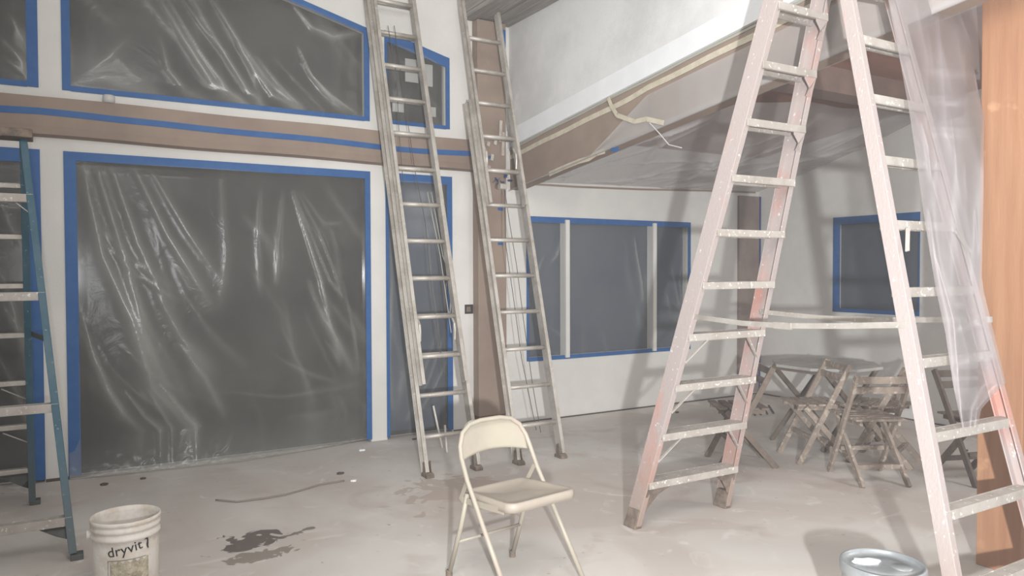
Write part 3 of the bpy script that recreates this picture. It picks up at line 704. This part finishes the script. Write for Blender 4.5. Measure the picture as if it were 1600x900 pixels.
for _ in range(40):
    x = rng.uniform(1400, 1540); y = rng.uniform(0, 640); crease.append(([(x, y), (x+rng.uniform(0, 26), y+rng.uniform(20, 90))], rng.uniform(.002, .009), rng.uniform(2, 8)))
Hc = ridge_field(PX, RR, crease)*.6
for j in range(len(rows)):
    for i in range(len(us)):
        p = on_plane(PX[j, i], rows[j], float(Hc[j, i])+.012*math.sin(us[i]*9+rows[j]*.01))
        if p.x > 3.955 and p.y < 2.10: p.x = 3.955
        P[j, i] = p
grid_mesh('film', P, M_FILM2, hs, Hc/.015)

# ------------------------------------------------------------------ timber post on the right
MB().box(3.97, 4.165, 1.862, 2.072, 0, zs(2.40, 1.95)).build('trim_7', M_TIMBER, bevel=.004)['kind'] = 'structure'

# ------------------------------------------------------------------ blue stepladder
bl = thing('blue_stepladder', 'blue fibreglass stepladder cut off by the left edge of the picture', 'ladder', (-.25, 5.1, 0))
f1 = Vector((.053, 4.54, 0)); b1 = Vector((-.152, 5.757, 0)); t1 = Vector((-.146, 5.15, 2.26))
f0 = Vector((-.60, 4.54, 0)); b0 = Vector((-.62, 5.757, 0)); t0 = Vector((-.46, 5.15, 2.26))
f1 = Vector((.06, 4.54, 0))
for A, T, s in ((f1, t1, -1), (f0, t0, 1), (b1, t1, -1), (b0, t0, 1)):
    frp_rail(A, T, s, M_BLUELAD, bl, depth=.062)
for z in (.213, .789, 1.383, 1.928):
    step_ch(lerp(f0, t0, z), lerp(f1, t1, z), -1, M_ALUW, bl, dep=.058, lip=.04)
for z in (.239, .532, .815, 1.114, 1.412, 1.70, 1.99):
    P0_, P1_ = lerp(b0, t0, z), lerp(b1, t1, z)
    mb = MB().bar(P0_, P1_, .05, .03, (0, 1, 0)); mb.build('rung', M_ALU, bl, bevel=.004)
for (A, T, z, s) in ((f1, t1, .213, -1), (f0, t0, .213, 1), (b1, t1, .239, -1), (b0, t0, .239, 1)):
    P = lerp(A, T, z); Q = lerp(A, T, .03)
    pts = [P+Vector((0, 0, -.03)), P+Vector((s*.20, 0, -.03)), P+Vector((s*.16, 0, -.045)), P+Vector((s*.07, 0, -.10)), P.lerp(Q, .62)+Vector((s*.03, 0, 0)), Q+Vector((s*.012, 0, 0)), Q]
    MB().quadbox(pts, [p+Vector((0, .005, 0)) for p in pts]).build('brace', M_BRACKET, bl)
    c = A; MB().box(c.x-.03, c.x+.03, c.y-.035, c.y+.035, 0, .03).build('foot', M_BRACKET, bl, bevel=.004)
for z, s_ in ((1.928, .1), (.815, .16), (.532, .16)):
    A, T = (f1, t1) if z > 1.5 else (b1, t1)
    MB().bar(lerp(A, T, z)+Vector((-s_, 0, -.03)), lerp(A, T, z-.12)+Vector((-.01, 0, 0)), .014, .005, (0, 1, 0)).build('brace', M_ALU, bl)
for k_ in (0,):
    MB().bar(lerp(f1, t1, 1.12), lerp(b1, t1, 1.12), .006, .03, (1, 0, 0)).build('spreader', M_BRACKET, bl)
MB().box(-.50, -.115, 5.06, 5.24, 2.25, 2.30)  .build('top_cap', M_BOOT, bl, bevel=.006)

# ------------------------------------------------------------------ beige folding chair
fc = thing('folding_chair', 'beige metal folding chair standing alone in the middle of the floor', 'chair', (1.856, 3.084, 0))
th = -2.995; ct, sn = math.cos(th), math.sin(th)
def cw(x, y, z): return Vector((1.856+x*ct-y*sn, 3.084+x*sn+y*ct, z))
yt = -.198
# front legs and hooped back in one bent tube
hoop = []
top = .755
for s in (1, -1):
    seg = [(s*.222, .253, .012), (s*.219, .04, .32), (s*.216, -.09, .51), (s*.213, yt+.055, .61), (s*.205, yt+.035, .66), (s*.178, yt+.015, .715), (s*.13, yt+.004, .748), (s*.06, yt, .760)]
    hoop.append(seg)
pts = [cw(*p) for p in hoop[0]]+[cw(*p) for p in reversed(hoop[1])]
MB().tube(pts, .0115, 10).build('front_frame', M_CHAIR, fc, smooth=True)
rear = MB()
for s in (1, -1):
    MB().tube([cw(s*.195, -.12, .44), cw(s*.197, -.175, .26), cw(s*.20, -.268, .012)], .0115, 10).build('rear_leg', M_CHAIR, fc, smooth=True)
    MB().lathe([(.0, 0), (.016, 0), (.016, .03), (.0115, .035)], cw(s*.20, -.268, 0), 12).build('rubber_foot', M_BOOT, fc)
    MB().lathe([(.0, 0), (.016, 0), (.016, .03), (.0115, .035)], cw(s*.222, .253, 0), 12).build('rubber_foot', M_BOOT, fc)
    MB().bar(cw(s*.207, -.10, .515), cw(s*.20, -.17, .40), .004, .022, cw(1, 0, 0)-cw(0, 0, 0)).build('hinge_link', M_CHAIR, fc)
    MB().bar(cw(s*.20, -.16, .405), cw(s*.20, .16, .425), .004, .028, cw(1, 0, 0)-cw(0, 0, 0)).build('seat_bracket', M_CHAIR, fc)
MB().tube([cw(.197, -.198, .19), cw(-.197, -.198, .19)], .008, 8).build('stretcher', M_CHAIR, fc, smooth=True)
# back panel: curved plate with arched lower edge
mbk = MB(); nx, nz = 28, 12; vi = {}
def bp_pt(u, v, o):
    x = -.208+.416*u; ax = abs(x)/.208
    tz_ = .762-.095*max(0, (ax-.45)/.55)**2.2; bz_ = .614-.026*ax**2
    z = bz_+(tz_-bz_)*v
    yb = yt+.004+(.76-z)*.28-.028*(1-ax**2)-o
    return cw(x, yb, z)
for o_, sg in ((0, 0), (.005, 1)):
    for j in range(nz+1):
        for i in range(nx+1): vi[(sg, i, j)] = len(mbk.v); mbk.v.append(tuple(bp_pt(i/nx, j/nz, o_)))
for sg in (0, 1):
    for j in range(nz):
        for i in range(nx): mbk.f.append((vi[(sg, i, j)], vi[(sg, i+1, j)], vi[(sg, i+1, j+1)], vi[(sg, i, j+1)]))
for i in range(nx):
    for j in (0, nz): mbk.f.append((vi[(0, i, j)], vi[(0, i+1, j)], vi[(1, i+1, j)], vi[(1, i, j)]))
for j in range(nz):
    for i in (0, nx): mbk.f.append((vi[(0, i, j)], vi[(0, i, j+1)], vi[(1, i, j+1)], vi[(1, i, j)]))
mbk.build('backrest', M_CHAIR, fc, smooth=True)
# seat: pressed pan with rounded corners and rolled edge
sm = MB(); outline = []
def rr(cx, cy, r, a0, a1, n=7):
    for k in range(n+1):
        a = math.radians(a0+(a1-a0)*k/n); outline.append((cx+r*math.cos(a), cy+r*math.sin(a)))
rr(.155, .165, .05, 0, 90); rr(-.155, .165, .05, 90, 180); rr(-.155, -.15, .03, 180, 270); rr(.155, -.15, .03, 270, 360)
prof = [(1.0, .392), (1.0, .418), (.985, .430), (.95, .434), (.9, .428), (.6, .420), (.25, .418)]
rings = []
for sc, z in prof:
    rings.append([len(sm.v)+k for k in range(len(outline))])
    for (x, y) in outline: sm.v.append(tuple(cw(x*sc, y*sc+.005, z+.02*(y+.18)/.36+.012)))
n_ = len(outline)
for a, b in zip(rings[:-1], rings[1:]):
    for k in range(n_): sm.f.append((a[k], a[(k+1) % n_], b[(k+1) % n_], b[k]))
sm.f.append(tuple(rings[-1])); sm.f.append(tuple(reversed(rings[0])))
sm.build('seat', M_SEAT, fc, smooth=True)

# ------------------------------------------------------------------ plaster bucket
bc = Vector((.25, 3.92, 0))
bk = thing('plastic_bucket', 'white plaster-caked plastic bucket standing open at the lower left', 'bucket', bc)
H = .375
prof = [(0, .004), (.127, .004), (.131, .0), (.134, .01), (.140, .25), (.1405, .285), (.146, .287), (.1465, .302), (.142, .304), (.142, .322), (.147, .324), (.1475, .338), (.143, .341), (.143, .352), (.149, .355), (.149, .368), (.146, .373), (.142, .372), (.138, .35), (.131, .05), (.128, .012), (0, .012)]
MB().lathe(prof, bc, 72, .004).build('body', M_BUCKET, bk, smooth=True)
MB().lathe([(0, .10), (.09, .102), (.134, .11), (.1335, .10)], bc, 48).build('plaster', M_PLASTER, bk, smooth=True)
ear = MB(); c = bc+Vector((-.147, .02, .30)); ear.tube([c+Vector((.012, 0, 0)), c+Vector((-.012, 0, 0))], .02, 12); ear.build('handle_ear', M_BUCKET, bk)
ha = []
for k in range(15):
    a = math.pi*k/14; ha.append(bc+Vector((-math.cos(a)*.155, math.sin(a)*.06+.02, .30-math.sin(a)*.20)))
cav = math.atan2(-bc.y, -bc.x)   # angle facing the camera
def on_bucket(u, z, off=.0012):  # u = arc length to the right of centre
    r = .134+.0065*(z/.25)+off; a = cav+u/r; return bc+Vector((math.cos(a)*r, math.sin(a)*r, z))
def text_part(s, size, u0, z0, rot, parent):
    cu = bpy.data.curves.new('lettering', 'FONT'); cu.body = s; cu.size = size; cu.extrude = 0; cu.offset = .0004; cu.space_character = 1.02
    o = bpy.data.objects.new('lettering', cu); COL.objects.link(o)
    dg = bpy.context.evaluated_depsgraph_get(); me = bpy.data.meshes.new_from_object(o.evaluated_get(dg))
    bpy.data.objects.remove(o); bm = bmesh.new(); bm.from_mesh(me)
    bmesh.ops.subdivide_edges(bm, edges=[e for e in bm.edges if e.calc_length() > .012], cuts=2)
    o0 = origin_of(parent); c_, s_ = math.cos(rot), math.sin(rot)
    for v in bm.verts:
        x, y = v.co.x*c_-v.co.y*s_, v.co.x*s_+v.co.y*c_
        v.co = on_bucket(u0+x, z0+y)-o0
    bm.to_mesh(me); bm.free(); me.materials.clear(); me.materials.append(M_INK)
    ob = bpy.data.objects.new('lettering', me); COL.objects.link(ob); ob.parent = parent; return ob
text_part('dryvit', .062, -.076, .222, .16, bk)
# small standing-bird emblem after the word
bird = [(-.006, .047), (-.002, .052), (.003, .053), (.008, .049), (.0105, .040), (.011, .026), (.010, .012), (.012, .003), (.008, -.002), (.005, .004), (.001, .012), (.000, .022), (.003, .032), (.003, .040), (.000, .044), (-.004, .044), (-.011, .041)]
mb = MB(); n0 = len(bird)
for off in (.0010, .0018):
    for (x, y) in bird: mb.v.append(tuple(on_bucket(.088+x, .236+y, off)))
mb.f.append(tuple(range(n0, 2*n0))); mb.f.append(tuple(range(n0-1, -1, -1)))
for k in range(n0): mb.f.append((k, (k+1) % n0, n0+(k+1) % n0, n0+k))
mb.build('emblem', M_INK, bk)
# caked lower label: printed frame, mostly under dried plaster
mb = MB()
for (ua, ub, za, zb) in ((-.078, .085, .205, .2065), (-.078, -.0765, .07, .205)):
    k = 12
    for i in range(k):
        u, v = ua+(ub-ua)*i/k, ua+(ub-ua)*(i+1)/k
        mb.quadbox([on_bucket(u, za), on_bucket(v, za), on_bucket(v, zb), on_bucket(u, zb)], [on_bucket(u, za, .002), on_bucket(v, za, .002), on_bucket(v, zb, .002), on_bucket(u, zb, .002)])
mb.build('label_frame', M_INK, bk)
cr = MB(); nu, nz = 26, 22
for j in range(nz+1):
    for i in range(nu+1):
        u = -.068+.165*i/nu; z = .02+.178*j/nz+.008*math.sin(i*1.3); cr.v.append(tuple(on_bucket(u, z, .0015+.004*random.random()*(0 < i < nu)*(0 < j < nz))))
for j in range(nz):
    for i in range(nu): a = j*(nu+1)+i; cr.f.append((a, a+1, a+nu+2, a+nu+1))
cr.build('plaster_crust', M_PLASTER, bk)

# ------------------------------------------------------------------ metal pail with lid, lower right
pc = Vector((2.70, 1.752, 0))
pa = thing('metal_pail', 'round grey metal pail with its lid on, at the bottom edge', 'pail', pc)
MB().lathe([(0, .004), (.138, .004), (.142, 0), (.143, .01), (.143, .20), (.146, .205), (.143, .21), (.145, .335), (.148, .34), (.148, .35)], pc, 64).build('body', M_PAIL, pa, smooth=True)
MB().lathe([(.150, .330), (.153, .335), (.153, .366), (.150, .373), (.144, .374), (.139, .368), (.136, .358), (.10, .356), (.098, .359), (.06, .360), (0, .3595)], pc, 72).build('lid', M_PAIL, pa, smooth=True)
o = MB()
c = pc+Vector((.045, -.05, .3595)); o.lathe([(.0, .004), (.035, .004), (.038, 0)], c, 24); o.build('spout_cap', M_PAIL, pa, smooth=True)
fm = []
for k in range(12): fm.append((math.cos(k/12*6.28)*(.058+.01*math.sin(k*2.1)), math.sin(k/12*6.28)*(.032+.006*math.cos(k*3))))
c = pc+Vector((-.02, .055, 0)); MB().prism([(c.x+x*.86+y*.5, c.y+y*.86-x*.5) for x, y in fm], 2, .3605, .364).build('lid_highlight', M_FASCIA_GLINT, pa)  # reflected highlight on the lid, modelled as a white patch

# ------------------------------------------------------------------ weathered wooden folding chairs and table at the back right
def wood_chair(loc, rz, label, tilt=0, open_=1.0, m=M_OLDWOOD):
    root = thing('wooden_folding_chair', label, 'chair', loc, 'dusty wooden folding chairs')
    R = Matrix.Rotation(rz, 4, 'Z') @ Matrix.Rotation(tilt, 4, 'X')
    def q(x, y, z): return Vector(loc)+(R @ Vector((x, y, z)))
    hw = .19; xd = (R @ Vector((1, 0, 0)))
    for s in (-1, 1):
        MB().bar(q(s*hw, .20*open_, .0), q(s*hw, -.20*open_, .76), .022, .042, xd).build('leg', m, root, bevel=.002)
        MB().bar(q(s*(hw-.028), -.24*open_, .0), q(s*(hw-.028), .14*open_, .43), .022, .042, xd).build('leg', m, root, bevel=.002)
        MB().bar(q(s*(hw-.055), -.16, .425), q(s*(hw-.055), .19, .425), .02, .035, xd).build('seat_rail', m, root)
    for k in range(5):
        y = -.15+.08*k; MB().bar(q(-hw+.01, y, .45), q(hw-.01, y, .45), .058, .014, R @ Vector((0, 1, 0))).build('seat_slat', m, root, bevel=.002)
    for z, y in ((.73, -.184), (.655, -.145)):
        MB().bar(q(-hw, y, z), q(hw, y, z), .014, .05, R @ Vector((0, 1, 0))).build('back_slat', m, root, bevel=.002)
    for z, y in ((.20, .095), (.12, -.135)):
        MB().bar(q(-hw+.03, y, z), q(hw-.03, y, z), .03, .03, R @ Vector((0, 1, 0))).build('stretcher', m, root)
    return root
wood_chair((4.95, 3.33, 0), math.radians(-28), 'dusty wooden folding chair nearest the stepladder, in front of the grey table')
wood_chair((5.12, 3.92, 0), math.radians(62), 'dusty wooden folding chair under the left end of the grey table', m=M_OLDWOOD)
wood_chair((5.60, 2.92, 0), math.radians(160), 'dark wooden folding chair seen between the steps of the stepladder', m=M_OLDWOOD2)
wood_chair((4.50, 4.12, 0), math.radians(58), 'dark wooden folding chair standing apart, behind the right leg of the stepladder', m=M_OLDWOOD2)
wood_chair((5.50, 3.58, 0), math.radians(20), 'dusty wooden folding chair pushed beneath the middle of the grey table')
tb = thing('folding_table', 'dusty grey wooden folding table standing over the wooden chairs', 'table', (5.72, 4.26, 0))
c = Vector((5.72, 4.26, 0)); poly = []
for k in range(8):
    a = math.radians(22.5+45*k); poly.append((c.x+.46*math.cos(a), c.y+.46*math.sin(a)))
MB().prism(poly, 2, .655, .68).build('tabletop', M_TABLE, tb, bevel=.004)
for sx in (-1, 1):
    for s in (-1, 1):
        MB().bar(c+Vector((s*.38, sx*.26, 0)), c+Vector((-s*.36, sx*.26, .655)), .04, .024, (1, 0, 0)).build('leg', M_OLDWOOD2, tb, bevel=.002)
MB().bar(c+Vector((.36, -.26, .64)), c+Vector((.36, .26, .64)), .03, .03, (1, 0, 0)).build('stretcher', M_OLDWOOD2, tb)
MB().bar(c+Vector((-.36, -.26, .64)), c+Vector((-.36, .26, .64)), .03, .03, (1, 0, 0)).build('stretcher', M_OLDWOOD2, tb)

# ------------------------------------------------------------------ small things
a, b = W(726, 476), W(739, 490)
ob = thing('electrical_box', 'black electrical box in the white wall beside the brown corner post', 'electrical box', (a.x, YB, a.z))
MB().box(a.x, b.x, YB-.006, YB+.01, b.z, a.z).build('box_rim', M_BLACK, ob, bevel=.002)
MB().box(a.x+.015, b.x-.03, YB-.012, YB-.005, b.z+.02, a.z-.02).build('wire_nut', M_BOOT, ob)
c = hit(1237, 571, 0, XR)
tag(MB().box(XR-.012, XR, c.y-.03, c.y+.03, c.z-.03, c.z+.03).build('wall_box', M_BLACK, bevel=.002), 'tiny black box on the right wall above the grey table', 'electrical box')
c = hit(170, 158, 1, YB-.04)
tag(MB().lathe([(0, 0), (.04, 0), (.04, .05), (.034, .056), (0, .056)], (c.x, YB-.042+.0, 2.722), 20).build('pipe_cap', M_FRAME, smooth=True), 'small round grey cap on top of the brown papered beam', 'cap')
cordp = [FL(x, y, .008) for x, y in ((337, 781), (370, 784), (410, 779), (445, 773), (470, 766), (500, 757), (538, 751))]
o = MB().tube([cordp[i].lerp(cordp[i+1], k/5) for i in range(6) for k in range(5)]+[cordp[-1]], .0055, 6).build('cord', M_BRACKET2, smooth=True); tag(o, 'thin grey cord lying curved on the concrete floor', 'cord')
for i, (a, b, lab) in enumerate((((677, 634), (691, 700), 'longer white stick leaning between the legs of the left extension ladder'), ((695, 664), (698, 707), 'shorter white stick standing by the left extension ladder foot'))):
    P = FL(*b); Pb = P+Vector((0, 0, .0)); d = P.x*0
    Q = hit(a[0], a[1], 1, P.y+.06)
    tag(MB().bar(Pb, Q, .014, .014, (0, 1, 0)).build('white_stick', M_STICK, bevel=.002), lab, 'stick')
def chip(px, py, s, lab, m=M_CHIP_SHADOW, k=5):
    c = FL(px, py, 0); poly = []
    for i in range(k): a = 6.28*i/k+random.random()*.5; poly.append((c.x+math.cos(a)*s*random.uniform(.7, 1.3), c.y+math.sin(a)*s*random.uniform(.4, .9)))
    tag(MB().prism(poly, 2, 0, .012).build('scrap', m), lab, 'debris')
chip(163, 758, .03, 'dark flat scrap on the floor left of the plastic sheet foot')
chip(223, 749, .02, 'tiny dark scrap at the edge of the trailing plastic sheet')
chip(531, 741, .025, 'small brown scrap just above the end of the grey cord')
chip(647, 687, .022, 'dark crumb on the floor left of the left extension ladder')
chip(1058, 645, .02, 'black crumb on the floor near the back wall')
chip(1510, 705, .02, 'black crumb on the floor left of the timber post')
chip(565, 704, .03, 'white plaster crumb beside the foot of the trailing sheet', M_FASCIA_GLINT)
chip(553, 752, .02, 'white plaster crumb at the right end of the grey cord', M_FASCIA_GLINT)
for i, (x, y) in enumerate(((1184, 643), (1194, 642), (1204, 641), (1175, 644))):  # shadows of chair slats, laid on the floor as dark bars
    A = FL(x-3, y-6); B = FL(x+5, y+6)
    lab = ('leftmost', 'second', 'third', 'rightmost')[[3, 0, 1, 2].index(i)] if False else {3: 'leftmost', 0: 'second from left', 1: 'third from left', 2: 'rightmost'}[i]
    tag(MB().bar(A+Vector((0, 0, .008)), B+Vector((0, 0, .008)), .016, .016, (0, 0, 1)).build('slat_shadow', M_CHIP_SHADOW), lab+' of four dark bars standing in for slat shadows near the back corner', 'painted_shadow', 'painted slat shadows on the floor')
